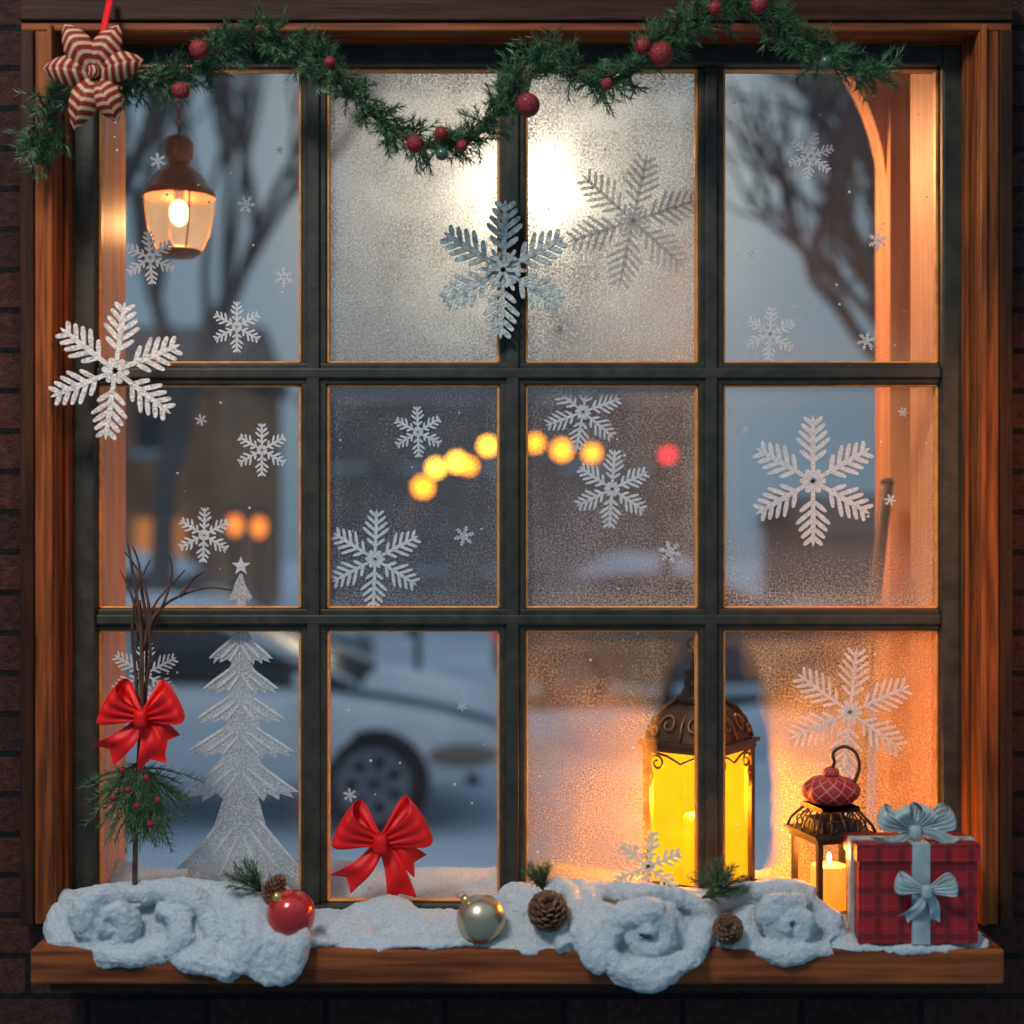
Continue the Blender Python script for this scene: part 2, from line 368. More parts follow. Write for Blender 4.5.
# ------------------------------------------------------------ snow on the sill
def spiral(cu,cv,y,r0,r1,turns,a_end,dirn=1,n=48,dome=0.012):
    out=[]
    for i in range(n+1):
        t=i/n; r=r0+(r1-r0)*t
        a=a_end-dirn*(1-t)*turns*2*pi
        out.append(P(cu+r*cos(a), cv-r*sin(a)*0.9, y-dome*(1-t)))
    return out
B=MB(); sy=-0.235; q=S(sy)
def tb(uvy, rr, seg=10):
    pts=catmull([P(*p) for p in uvy],6); n=len(pts)
    if isinstance(rr,(list,tuple)):
        m=len(rr)-1; rad=[]
        for i in range(n):
            t=i/(n-1)*m; j=min(int(t),m-1); rad.append((rr[j]+(rr[j+1]-rr[j])*(t-j))*q)
    else: rad=[rr*q]*n
    B.tube(pts,rad,m_snow,seg)
def sp_tail(sp, tail, r, seg=12, r_in=0.75):
    pts=sp+catmull([sp[-1]]+[P(*p) for p in tail],6)[1:]
    n=len(pts); B.tube(pts,[r*q*(r_in+(1.15-r_in)*i/n)*(1+0.20*sin(i*0.33)) for i in range(n)],m_snow,seg)
def blob(u,v,y,ru,rv,ry):
    s_=S(y); B.sphere(P(u,v,y),(ru*s_,ry,rv*s_),m_snow,16,10)
sp_tail(spiral(110,923,-.272,2,33,1.5,pi*0.5,-1),[(142,893,-.25),(174,893,-.24),(200,908,-.25),(212,932,-.275),(208,955,-.295)],11,12,0.9)
tb([(60,908,-.17),(54,926,-.21),(66,944,-.255),(96,953,-.28),(132,955,-.288),(165,955,-.292)],[12,13,13,12,12,11])
tb([(158,912,-.25),(172,915,-.262),(180,930,-.275),(178,946,-.288),(166,958,-.297)],[9,12,13,12,9])
tb([(205,893,-.2),(226,903,-.23),(236,925,-.265),(236,950,-.295),(230,966,-.31)],[13,14,14,14,11])
tb([(180,958,-.292),(206,964,-.305),(236,972,-.32)],[10,13,12])
tb([(60,903,-.1),(130,898,-.1),(200,896,-.1),(260,900,-.1)],[13,16,18,14])
for u,v,y,ru,rv,ry in [(100,926,-.19,56,30,.068),(180,926,-.20,62,32,.066),(228,930,-.21,36,34,.058),(210,945,-.24,40,22,.05),(65,928,-.18,22,20,.06),(150,944,-.245,56,14,.044)]: blob(u,v,y,ru,rv,ry)
for i,(du,dv) in enumerate([(0,0),(15,4),(30,8),(44,9)]):
    tb([(242+du*0.9,893+dv*0.4,-.16),(252+du,913+dv,-.25),(254+du,938+dv*.7,-.315),(248+du*.95,960+dv*.8,-.328),(244+du*0.75,971+dv*1.2,-.328)],[10,13,13,12,9])
for u,v,y,ru,rv,ry in [(345,932,-.2,36,17,.07),(378,920,-.15,42,22,.07),(365,945,-.26,28,9,.03),(420,928,-.17,46,17,.07),(385,948,-.28,14,7,.02),
                       (460,930,-.17,46,16,.08),(505,930,-.2,36,17,.07),(530,910,-.15,40,26,.07),(560,902,-.12,36,24,.06),(600,902,-.1,44,20,.06),(430,943,-.27,60,6,.03),
                       (690,912,-.12,44,24,.06),(735,912,-.12,48,24,.06),(780,908,-.1,44,20,.05),(715,938,-.24,44,15,.04),(860,927,-.16,60,12,.09),(930,935,-.2,60,9,.1),(965,944,-.25,24,8,.05),
                       (120,925,-.14,70,22,.06),(200,930,-.15,60,25,.06),(285,925,-.14,46,18,.07),(840,942,-.24,40,10,.05),(560,936,-.24,52,13,.05),(900,949,-.285,66,5,.02),
                       (330,925,-.1,40,16,.04),(300,940,-.27,38,10,.03),(530,946,-.28,44,7,.02),
                       (648,938,-.285,42,36,.036),(604,932,-.255,28,32,.04),(792,924,-.225,34,24,.045),(750,928,-.215,28,24,.04),(690,928,-.23,30,24,.045)]:
    blob(u,v,y,ru,rv,ry)
sp_tail(spiral(648,934,-.318,2,32,1.4,pi*1.0,1),[(611,954,-.322),(630,972,-.332),(664,973,-.332),(692,955,-.315),(700,928,-.26)],12,12,0.85)
tb([(560,886,-.14),(574,902,-.22),(583,926,-.28),(592,950,-.32),(608,968,-.328)],[12,14,15,14,11])
tb([(580,888,-.14),(594,905,-.23),(602,922,-.28),(606,940,-.31)],[12,13,13,10])
tb([(545,900,-.14),(556,922,-.25),(568,945,-.30)],[13,13,9])
tb([(596,890,-.14),(628,894,-.23),(655,893,-.25),(688,903,-.25),(715,925,-.26),(740,946,-.28)],[9,12,13,13,13,10])
sp_tail(spiral(790,923,-.272,2,24,1.4,pi*0.5,-1),[(812,902,-.24),(828,920,-.25),(836,942,-.27)],9.2,12,0.85)
tb([(700,910,-.15),(728,896,-.17),(762,894,-.2),(786,890,-.2),(814,898,-.2)],[12,13,12,11,10])
tb([(735,945,-.27),(765,952,-.288),(800,953,-.292),(832,948,-.285)],[9,11,11,8])
tb([(754,910,-.22),(746,928,-.25),(755,946,-.28)],[12,13,10])
# irregular drift: shift the rolled surface with low-frequency noise
for i,v in enumerate(B.v):
    p=Vector(v); n1=noise.noise_vector(p*13.0); n2=noise.noise_vector(p*34.0+Vector((5,1,2)))
    d=n1*0.014+n2*0.008
    B.v[i]=(p.x+d.x, p.y+d.y*0.5, p.z+d.z*0.75)
B.box((-0.82,-0.28,SILL-0.002),(0.865,-0.055,SILL+0.010),m_snow)
ob=B.obj('snow_drift')
md=ob.modifiers.new('r','REMESH'); md.mode='VOXEL'; md.voxel_size=0.0034; md.use_smooth_shade=True
md=ob.modifiers.new('s','SMOOTH'); md.iterations=4; md.factor=0.5
for nm,sc,st in (('c1',0.035,0.009),('c2',0.010,0.0060)):
    tx=bpy.data.textures.new(nm,'CLOUDS'); tx.noise_scale=sc; tx.noise_depth=3
    md=ob.modifiers.new(nm,'DISPLACE'); md.texture=tx; md.strength=st; md.mid_level=0.5; md.texture_coords='LOCAL'

# snow on inner ledge
B=MB()
def ledge(u,v):
    x=-0.822+1.67*u; y=0.022+0.27*v
    near=math.exp(-((x-0.39)/0.16)**2)
    h=0.030+0.050*max(0,noise.noise(Vector((x*4.0,y*7,3)))+0.35)+0.006*noise.noise(Vector((x*30,y*30,1)))
    h*=1-0.80*near
    return (x,y,-0.80+h*(0.35+0.65*sin(pi*min(1,max(0,v*0.95+0.05)))))
B.grid(ledge,200,24,m_snow); B.obj('snow_ledge')

# ------------------------------------------------------------ evergreen
def needle(B,p,d,L,w,m):
    d=d.normalized(); a=d.orthogonal().normalized(); b_=d.cross(a)
    vs=[p+a*w*0.5,p-a*w*0.25+b_*w*.43,p-a*w*0.25-b_*w*.43,p+d*L]
    B.add(vs,[(0,1,3),(1,2,3),(2,0,3)],m,False)
def rdir():
    while True:
        v=Vector((random.uniform(-1,1),random.uniform(-1,1),random.uniform(-1,1)))
        if 0.1<v.length<1: return v.normalized()
def sprig(B,p,d,L,n=24,nl=0.017,w=0.0016,mats=(m_needle,m_needle,m_needle2),spread=0.9,droop=0.0):
    d=d.normalized(); pts=[]
    for i in range(4):
        t=i/3; pts.append(p+d*L*t+Vector((0,0,-droop*t*t*L)))
    B.tube(pts,[0.0014,0.0012,0.001,0.0006],m_stem,4,caps=False)
    for i in range(n):
        t=0.1+0.9*i/n; b_=p+d*L*t+Vector((0,0,-droop*t*t*L))
        r=rdir(); r=(r-d*r.dot(d)).normalized()
        nd=d*(0.75+0.4*t)+r*spread
        needle(B,b_,nd,nl*random.uniform(0.7,1.15)*(1.1-0.35*t),w,random.choice(mats))
def resample(pts,step):
    out=[];acc=0
    for a,b_ in zip(pts[:-1],pts[1:]):
        l=(b_-a).length
        while acc<l:
            out.append((a+(b_-a)*(acc/l),(b_-a).normalized())); acc+=step
        acc-=l
    return out
gy=-0.195
gpath=catmull([P(48,172,gy),P(42,145,gy),P(44,112,gy),P(66,92,gy),P(105,80,gy),P(150,84,gy),P(195,70,gy),P(240,42,gy),P(285,42,gy),P(322,64,gy),P(360,102,gy),
    P(398,132,gy),P(432,146,gy),P(468,140,gy),P(500,107,gy),P(530,69,gy),P(560,60,gy),P(590,82,gy),P(622,78,gy),P(655,50,gy),P(690,24,gy),P(730,8,gy),P(762,12,gy),P(790,34,gy),P(820,58,gy),P(850,70,gy),P(882,72,gy)],8)
B=MB()
B.tube(gpath,0.007,m_stem,6)
for p,t in resample(gpath,0.0027):
    r=rdir(); r=(r-t*r.dot(t)).normalized()
    d=t*random.uniform(0.3,1.2)*random.choice((1,1,-1))+r*0.9
    if p.y+d.y*0.04>-0.17: d.y=-abs(d.y)*0.4
    sprig(B,p,d,random.uniform(0.035,0.068),26,0.025,0.0022)
for u,v,r in [(199,50,10),(181,91,9),(528,105,12),(661,54,12),(643,46,8),(415,144,9),(441,133,7),(759,5,9),(607,84,6),(462,146,6),(330,62,6),(715,8,7)]:
    c=P(u,v,gy-0.060); B.sphere(c,r*S(gy-.05),m_berry,16,10); B.tube([c,c+Vector((0,0.045,0.012))],0.0015,m_stem,5)
m_greenb=mat('green_bauble',(0.05,0.10,0.06),0.25,coat=0.5)
for u,v in [(826,62),(442,154)]: B.sphere(P(u,v,gy-0.055),0.012,m_greenb,14,8)
B.obj('evergreen_garland')

# ------------------------------------------------------------ bows
def rotY(a): return Matrix.Rotation(-a,4,'Y')
def loop(B,c,ang,L,wid,dep,m,w0=0.22,flip=1,off=0.12,pw=0.8,scrunch=0.06):
    M=Matrix.Translation(Vector(c))@rotY(ang)
    def fn(u,v):
        s_=sin(pi*u); x=L*(s_**0.75 if s_>0 else 0)
        y=-dep*sin(2*pi*u)*(0.4+0.6*s_)
        w=wid*(w0+(1-w0)*max(0,s_)**pw)
        z=(v-0.5)*w-flip*sin(2*pi*u)*wid*off
        y+=scrunch*wid*sin(v*pi*6)*(1-0.8*x/L)
        x+=-0.06*L*(2*v-1)**2*s_
        return (x,y,z)
    B.grid(fn,36,14,m,M)
def petal(B,c,ang,L,wid,dep,m):
    """pointed, folded ribbon petal"""
    M=Matrix.Translation(Vector(c))@rotY(ang)
    def fn(u,v):
        h=sin(pi*min(1,u*0.90+0.10))**0.75
        w=wid*h; q_=(v-0.5)*2
        return (L*u, -dep*sin(pi*u)*(1-0.75*q_*q_)+0.004*(abs(q_)<0.12), q_*w/2)
    B.grid(fn,24,16,m,M)
def tail(B,c,ang,L,w0,w1,m,wave=0.01,ydir=-0.01):
    M=Matrix.Translation(Vector(c))@rotY(ang)
    def fn(u,v):
        w=w0+(w1-w0)*u**0.7
        x=L*u*(1-0.16*(1-abs(2*v-1))*u)
        return (x,ydir*u+wave*sin(u*7+v*1.5)*(0.4+u)+0.05*w*sin(v*pi*4)*(1-u),(v-0.5)*w+0.006*sin(u*4))
    B.grid(fn,24,12,m,M)
def knot(B,c,rx,ry,rz,m):
    def fn(u,v):
        a=2*pi*u; rr=1+0.06*sin(6*a)
        s_=sin(pi*v)**0.5 if 0<v<1 else 0
        return (rx*s_*cos(a)*rr*(0.85+0.25*abs(2*v-1)), ry*s_*sin(a)*rr, -rz*cos(pi*v))
    B.grid(fn,28,12,m,Matrix.Translation(Vector(c)))
def solid(ob,t=0.0012):
    md=ob.modifiers.new('solid','SOLIDIFY'); md.thickness=t
B=MB(); c=P(95,73,-0.275); s_=S(-0.275)
for i,(a,L) in enumerate([(122,58),(64,54),(16,50),(174,54),(248,60),(294,52)]):
    petal(B,c+Vector((0,0.002*i,0)),math.radians(a),L*s_,31*s_,0.026,m_stripe)
knot(B,c+Vector((0,-0.010,0)),0.011,0.010,0.011,m_stripe)
def strap(u,v): return (c.x-0.006+0.012*v-0.001, c.y+0.012+0.10*u, c.z+0.02+u*0.16)
B.grid(strap,6,2,m_red)
ob=B.obj('striped_ribbon_bow'); solid(ob)
B=MB(); y=-0.075; c=P(381,843,y); s_=S(y)
loop(B,c,math.radians(150),46*s_,42*s_,0.028,m_red,0.25,flip=-1,off=.16)
loop(B,c,math.radians(32),50*s_,44*s_,0.028,m_red,0.25,off=.16)
tail(B,c+Vector((0,0.004,0)),math.radians(228),58*s_,8*s_,28*s_,m_red,0.006)
tail(B,c+Vector((0,0.004,0)),math.radians(292),64*s_,8*s_,30*s_,m_red,0.006)
tail(B,c+Vector((0,0.008,0)),math.radians(332),46*s_,8*s_,26*s_,m_red,0.006)
knot(B,c+Vector((0,-0.012,0)),0.016,0.013,0.018,m_red)
ob=B.obj('red_ribbon_bow'); solid(ob)

# twig arrangement with bow
B=MB(); y=-0.11; s_=S(y)
B.tube(catmull([P(136,925,y),P(135,880,y),P(137,800,y),P(141,720,y),P(142,660,y),P(140,620,y),P(134,580,y),P(128,543,y)],5),[0.0060*(1-0.016*i) for i in range(36)],m_stem,7)
for pts in [[(141,740),(146,690),(148,640),(165,600),(172,572),(168,552)],[(139,730),(136,680),(132,630),(137,590),(150,560)],[(146,650),(152,620),(172,600),(205,588),(232,590)],
            [(142,700),(150,660),(152,610),(185,570)],[(140,640),(133,600),(120,570)],[(150,630),(143,600),(139,565),(132,545)],[(180,597),(192,580),(204,572)],[(143,720),(140,670),(144,640),(140,600)],[(144,650),(149,610),(140,575),(125,552)]]:
    pp=catmull([P(u,v,y+random.uniform(-.012,.012)) for u,v in pts],4); n=len(pp)
    B.tube(pp,[0.0042*(1-0.66*i/n) for i in range(n)],m_stem,5)
for i in range(60):
    a=random.uniform(-2.75,-0.4)
    if random.random()<0.3: a=random.choice((random.uniform(2.9,3.5),random.uniform(-.3,.1)))
    L=random.uniform(0.06,0.125)
    b0=P(140,768+random.uniform(-8,14),y)
    d=Vector((cos(a),random.uniform(-.35,.2),sin(a)*0.95))
    sprig(B,b0,d,L,44,0.024,0.0019,droop=0.3)
for i in range(18):
    sprig(B,P(138+random.uniform(-18,18),800+random.uniform(-20,10),y),Vector((random.uniform(-.5,.5),-.2,-1)),0.07,34,0.022,0.0018)
for u,v in [(113,798),(128,790),(146,778),(158,800),(150,824),(122,770),(137,806)]:
    B.sphere(P(u,v,y-0.055),0.0065,m_berry,12,8)
c=P(142,718,y-0.035)
loop(B,c,math.radians(150),40*s_,40*s_,0.028,m_red,0.25,flip=-1,off=.16)
loop(B,c,math.radians(30),40*s_,40*s_,0.028,m_red,0.25,off=.16)
tail(B,c+Vector((0,0.006,0)),math.radians(226),54*s_,8*s_,30*s_,m_red,0.006)
tail(B,c+Vector((0,0.006,0)),math.radians(284),50*s_,8*s_,30*s_,m_red,0.006)
tail(B,c+Vector((0,0.009,0)),math.radians(322),40*s_,8*s_,24*s_,m_red,0.005)
knot(B,c+Vector((0,-0.012,0)),0.014,0.013,0.017,m_red)
B.obj('twig_arrangement')

# ------------------------------------------------------------ snowflakes
def leaf(B,p,ang,L,w,t,m,y0):
    dx,dz=cos(ang),sin(ang); nx,nz=-dz,dx
    prof=[(0,-.35),(0.6*L,-.5),(0.93*L,-.34),(L,0),(0.93*L,.34),(0.6*L,.5),(0,.35)]
    f_=[];b_=[]
    for a,h in prof:
        x=p[0]+dx*a+nx*h*w; z=p[1]+dz*a+nz*h*w
        f_.append((x,y0-t,z)); b_.append((x,y0,z))
    n=len(prof)
    B.add(f_+b_,[tuple(range(n)),tuple(range(2*n-1,n-1,-1))]+[(i,i+n,(i+1)%n+n,(i+1)%n) for i in range(n)],m,False)
def flake(B,u,v,y,r,m,rot=90,w=0.085,nb=5,t=0.003,first=0.26,ba=52,long=0.44,core=True):
    s_=S(y); c=P(u,v,y); R=r*s_
    for a in range(6):
        ang=math.radians(rot)+a*pi/3
        leaf(B,(c.x,c.z),ang,R,w*R,t,m,y)
        for j in range(nb):
            f=first+(0.84-first)*j/max(1,nb-1)
            L=R*min(0.88*f,long*(1.12-f*0.80))
            for sg in (1,-1):
                leaf(B,(c.x+cos(ang)*R*f,c.z+sin(ang)*R*f),ang+sg*math.radians(ba-6*f),L,w*0.92*R,t*0.9,m,y)
        if core:
            a2=ang+pi/6; leaf(B,(c.x,c.z),a2,R*0.2,w*1.3*R,t*0.8,m,y)
def one(name,*a,**k_):
    B=MB(); flake(B,*a,**k_); return B.obj(name)
one('snowflake_ornament',116,371,-0.16,70,m_white,rot=82,w=0.080,nb=5,t=0.006,first=0.30)
B=MB(); flake(B,503,270,-0.055,70,m_silver,rot=88,w=0.088,nb=5,t=0.008,first=0.30)
flake(B,503,270,-0.064,24,m_silver,rot=58,w=0.2,nb=1,t=0.005,first=0.5); B.obj('snowflake_ornament')
gl=-0.003
for i,(u,v,r,m_,kw) in enumerate([
    (633,221,70,m_etch,dict(rot=78,w=0.055,nb=7,first=0.16,ba=55,long=0.42)),
    (813,481,66,m_decal,dict(rot=90,w=0.078,nb=5,first=0.30)),
    (850,712,66,m_decal,dict(rot=84,w=0.054,nb=6,first=0.25)),
    (375,559,50,m_decal,dict(rot=88,w=0.072,nb=5)),
    (583,412,40,m_decal,dict(rot=80,w=0.072,nb=5)),
    (612,489,40,m_decal,dict(rot=86,w=0.08,nb=5)),
    (418,432,26,m_decal,dict(rot=92,w=0.095,nb=4)),
    (262,450,27,m_decal,dict(rot=90,w=0.095,nb=4)),
    (204,535,28,m_decal,dict(rot=88,w=0.095,nb=4)),
    (150,258,27,m_decal,dict(rot=95,w=0.095,nb=4)),
    (237,327,26,m_decal,dict(rot=90,w=0.095,nb=4)),
    (770,334,27,m_decal,dict(rot=86,w=0.095,nb=4)),
    (811,156,24,m_decal,dict(rot=80,w=0.09,nb=4)),
    (145,674,36,m_decal,dict(rot=88,w=0.07,nb=5))]):
    one('snowflake_decal',u,v,gl,r,m_,t=0.0015,**kw)
B=MB()
for u,v,r in [(246,204,9),(284,277,10),(158,161,8),(201,420,6),(878,241,10),(866,341,9),(752,253,6),(464,536,10),(670,552,11),(350,795,7),(890,500,6),(462,706,5),(903,412,5),(280,150,4),(560,330,4),(745,430,4)]:
    flake(B,u,v,gl,r,m_decal,rot=random.uniform(60,120),w=0.15,nb=3,t=0.0015)
for i in range(170):
    u=random.uniform(105,930); v=random.uniform(80,895); r=random.uniform(0.7,1.6)
    c=P(u,v,gl); B.sphere(c,(r*K,0.0008,r*K),m_decal,6,4)
B.obj('small_snowflake_decals')
m_warmflake=mat('snowflake_cream',(0.98,0.88,0.68),0.5,col2=(0.85,0.70,0.50),vscale=120,bump=0.6,bscale=250)
one('snowflake_ornament',648,866,-0.12,36,m_warmflake,rot=82,w=0.10,nb=4,t=0.004)

# frosted tree cling
B=MB(); ty=-0.003
def poly(pts,m,y=ty,t=0.0015):
    n=len(pts); f_=[P(u,v,y-t) for u,v in pts]; b_=[P(u,v,y) for u,v in pts]
    B.add(f_+b_,[tuple(range(n)),tuple(range(2*n-1,n-1,-1))],m,False)
star=[]
for i in range(10):
    a=pi/2+i*pi/5; r=10 if i%2==0 else 4
    star.append((241+r*cos(a),566-r*sin(a)))
poly(star,m_decal)
cx=241
rt=random.Random(4)
tiers=[(574,602,4,12),(596,632,6,16),(626,664,10,32),(656,694,14,38),(684,724,18,44),(712,758,22,54),(744,800,30,58),(786,884,40,62)]
for i,(t0,t1,w0,w1) in enumerate(tiers):
    h=t1-t0
    rside=[(cx+w1*0.40,t0+h*0.40),(cx+w1*0.72,t0+h*0.66),(cx+w1*1.02,t0+h*0.86),(cx+w1*0.84,t0+h*0.86),(cx+w1*0.92,t0+h*0.97),(cx+w1*0.66,t0+h*0.88),(cx+w1*0.66,t1)]
    lside=[(2*cx-a+rt.uniform(-2,2),b_+rt.uniform(-2,2)) for a,b_ in reversed(rside)]
    mid=[(cx+w1*0.45,t1-h*0.12),(cx+w1*0.40,t1+h*0.02),(cx+w1*0.2,t1-h*0.12),(cx+w1*0.1,t1-h*0.02),(cx-w1*0.12,t1-h*0.12),(cx-w1*0.28,t1),(cx-w1*0.42,t1-h*0.12)]
    poly([(cx-w0*0.35,t0),(cx+w0*0.35,t0)]+rside+mid+lside,m_treecling,ty-0.0002*i)
    if i>1:
        for sg in (1,-1):
            for (ax,ay,bx,by) in ((0.30,0.34,0.98,0.85),(0.12,0.42,0.62,0.84),(0.04,0.50,0.34,0.92)):
                p=P(cx+sg*w1*ax,t0+h*ay,0); q_=P(cx+sg*w1*bx,t0+h*by,0); d=q_-p
                leaf(B,(p.x,p.z),math.atan2(d.z,d.x),d.length,0.006,0.0006,m_decal,ty-0.0034)
B.obj('christmas_tree_decal')

# ------------------------------------------------------------ baubles, cones, sprigs
B=MB(); y=-0.292; c=P(291,914,y); r=24.5*S(y); B.sphere(c,r,m_redball,32,20)
M_=Matrix.Rotation(0.5,4,'X')@Matrix.Rotation(-0.5,4,'Y')
B.lathe([(0.0,r+.010),(0.007,r+.009),(0.0085,r),(0.0085,r-.005)],c,m_cap,14,M=M_); B.obj('red_bauble')
B=MB(); y=-0.265; c=P(481,919,y); r=24.5*S(y); B.sphere(c,r,m_goldball,32,20)
M_=Matrix.Rotation(0.25,4,'X')@Matrix.Rotation(-0.62,4,'Y')
B.lathe([(0.0,r+.011),(0.007,r+.010),(0.009,r),(0.009,r-.004)],c,m_cap,14,M=M_)
B.tube([c+M_@Vector((0.007*cos(a),0,r+.014+0.007*sin(a))) for a in [i*pi/6 for i in range(12)]],0.0012,m_cap,5,closed=True); B.obj('champagne_bauble')
def pinecone(u,v,y,r,h,M_):
    B=MB(); c=P(u,v,y); T=Matrix.Translation(c)@M_
    B.sphere(c,(r*.55,r*.55,h*.45),m_stem,12,8,M=M_)
    n=70
    for i in range(n):
        t=(i+.5)/n; a=i*2.39996; z=-h/2+h*t; rr=r*(sin(pi*(0.14+0.80*t))**0.8)*0.75
        Ms=T@Matrix.Translation((cos(a)*rr*.75,sin(a)*rr*.75,z))@Matrix.Rotation(a,4,'Z')@Matrix.Rotation(-0.55-0.5*t,4,'Y')
        L=r*0.42*(1.1-0.5*t)
        def fn(u_,v_): return (L*sin(pi*v_)*cos(2*pi*u_)+L*0.4, 0.72*L*sin(pi*v_)*sin(2*pi*u_)*(1.0+0.25*cos(2*pi*u_)), -0.2*L*cos(pi*v_))
        B.grid(fn,8,5,m_cone,Ms)
    return B.obj('pinecone')
pinecone(274,890,-0.255,0.024,0.048,Matrix.Rotation(0.5,4,'Y'))
pinecone(548,911,-0.283,0.040,0.064,Matrix.Rotation(0.9,4,'X'))
pinecone(728,929,-0.303,0.030,0.047,Matrix.Rotation(1.2,4,'X'))
def tuft(u,v,y,dirs,L,n=5):
    B=MB(); c=P(u,v,y)
    for i in range(n):
        a=math.radians(random.uniform(*dirs)); sprig(B,c,Vector((cos(a),random.uniform(-.5,.1),sin(a))),L*random.uniform(0.7,1.1),40,0.026,0.0018)
    return B.obj('pine_sprig')
tuft(262,892,-0.24,(85,175),0.075,9)
tuft(543,890,-0.25,(55,130),0.058,9)
tuft(702,898,-0.22,(5,50),0.090,8); tuft(720,890,-0.22,(-10,170),0.060,9)

# ------------------------------------------------------------ big lantern (behind glass)
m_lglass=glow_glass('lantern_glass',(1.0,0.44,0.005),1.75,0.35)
m_lroof=mat('lantern_roof',(0.13,0.065,0.025),0.55,metal=0.2,col2=(0.06,0.032,0.015),vscale=30)
B=MB(); y=0.12; s_=S(y); z0=-0.790
lx=(700-512)*s_; RZ=math.radians(-35)
T=Matrix.Translation((lx,y+.012,z0))@Matrix.Rotation(RZ,4,'Z')
hw=0.084
H=(893-744)*s_
def lb(a,b_,m): B.box(a,b_,m,T)
lb((-hw-.006,-hw-.006,0),(hw+.006,hw+.006,0.018),m_iron); lb((-hw,-hw,0.018),(hw,hw,0.028),m_iron)
for sx in (-1,1):
    for sy_ in (-1,1):
        x=sx*(hw-.006); yy=sy_*(hw-.006); lb((x-.008,yy-.008,.02),(x+.008,yy+.008,H),m_iron)
lb((-hw-.004,-hw-.004,H-.014),(hw+.004,hw+.004,H),m_iron); lb((-hw-.01,-hw-.01,H),(hw+.01,hw+.01,H+.008),m_iron)
g=hw-.007
for a in range(4):
    R_=T@Matrix.Rotation(a*pi/2,4,'Z')
    B.add([(-g,-g,.026),(g,-g,.026),(g,-g,H-.014),(-g,-g,H-.014)],[(0,1,2,3)],m_lglass,False,R_)
    for sx in (-1,1):
        pts=[]
        for i in range(22):
            t=i/21; an=t*2.6*pi; rr=0.018*(1-0.75*t)
            pts.append(R_@Vector((sx*(g-0.022+rr*cos(an)),-g-.004,H-0.038+rr*sin(an))))
        B.tube(pts,0.0026,m_iron,5)
        B.tube([R_@Vector((sx*(g-.004),-g-.004,H-.10)),R_@Vector((sx*(g-.012),-g-.004,H-.065)),R_@Vector((sx*(g-.004),-g-.004,H-.04))],0.0026,m_iron,5)
    B.tube([R_@Vector((-g,-g-.004,H-.014)),R_@Vector((-g*.4,-g-.004,H-.022)),R_@Vector((0,-g-.004,H-.036)),R_@Vector((g*.4,-g-.004,H-.022)),R_@Vector((g,-g-.004,H-.014))],0.0026,m_iron,5)
T0=T@Matrix.Translation((0,0,H+.008))@Matrix.Diagonal((1,1,1.16,1))
prof=[(hw*1.36,0),(hw*1.30,.014),(hw*1.16,.034),(hw*0.95,.052),(hw*.62,.066),(hw*.42,.074)]
B.lathe([(r,z) for r,z in prof],(0,0,0),m_lroof,4,rot=pi/4,smooth=False,M=T0)
m_scroll=mat('lantern_scroll',(0.40,0.22,0.08),0.4,metal=0.5,col2=(0.24,0.12,0.05),vscale=40)
for i in range(4):
    a=pi/4+i*pi/2
    B.tube([T0@Vector((r*cos(a),r*sin(a),z+.002)) for r,z in prof],0.0055,m_iron,6)
    R_=T0@Matrix.Rotation(i*pi/2,4,'Z')
    for sx in (-1,1):
        for (ox,oz,r0) in ((0.030,0.030,0.019),(0.060,0.017,0.011)):
            pts=[]
            for j in range(20):
                t=j/19; an=t*2.3*pi; rr=r0*(1-0.7*t)
                xx=sx*(ox+rr*cos(an)); zz_=oz+rr*sin(an)*0.9
                yy=-(hw*0.97-(zz_*zz_)*9.5)-.006
                pts.append(R_@Vector((xx,yy,zz_)))
            B.tube(pts,0.0028,m_scroll,5)
    B.tube([R_@Vector((0,-hw*.97-.004,.002)),R_@Vector((0,-hw*.86-.004,.030)),R_@Vector((0,-hw*.5,.06))],0.0028,m_scroll,5)
B.lathe([(.046,.066),(.050,.074),(.040,.080),(.032,.092),(.030,.112),(.034,.118),(.034,.123),(.022,.128),(.016,.136),(.014,.146),(.024,.152),(.024,.158),(.010,.163),(0,.165)],(0,0,0),m_iron,20,M=T0)
for i in range(8):
    a=i*pi/4; B.sphere(T0@Vector((.031*cos(a),.031*sin(a),.102)),(.004,.004,.007),m_scroll,6,5)
B.tube([T0@Matrix.Rotation(-RZ,4,'Z')@Vector((0.024*cos(t),0,.170+0.014*sin(t))) for t in [i*pi/10 for i in range(20)]],0.0036,m_iron,6,closed=True)
B.lathe([(0,.028),(.034,.028),(.034,.15),(.030,.158),(0,.156)],(0,0,0),m_candle,20,M=T)
B.sphere((lx,y+.012,z0+.178),(.008,.008,.02),emis('flame',(1,.7,.25),12),10,8)
B.obj('candle_lantern')

# ------------------------------------------------------------ small lantern with knit ornament
B=MB(); y=-0.120; s_=S(y); lx2=(831-512)*s_; z0=SILL+0.014
T=Matrix.Translation((lx2,y,z0))@Matrix.Rotation(math.radians(16),4,'Z')
hw=0.056; H=(914-832)*s_
B.box((-hw-.006,-hw-.006,0),(hw+.006,hw+.006,.010),m_iron,T); B.box((-hw,-hw,.010),(hw,hw,.016),m_iron,T)
for sx in (-1,1):
    for sy_ in (-1,1):
        x=sx*(hw-.005); yy=sy_*(hw-.005); B.box((x-.005,yy-.005,.01),(x+.005,yy+.005,H),m_iron,T)
B.box((-hw-.003,-hw-.003,H-.008),(hw+.003,hw+.003,H+.003),m_iron,T); B.box((-hw-.010,-hw-.010,H+.003),(hw+.010,hw+.010,H+.008),m_iron,T)
m_clear=glow_glass('clear_lantern_glass',(1.0,0.38,0.06),0.25,0.85,(1,0.9,0.75))
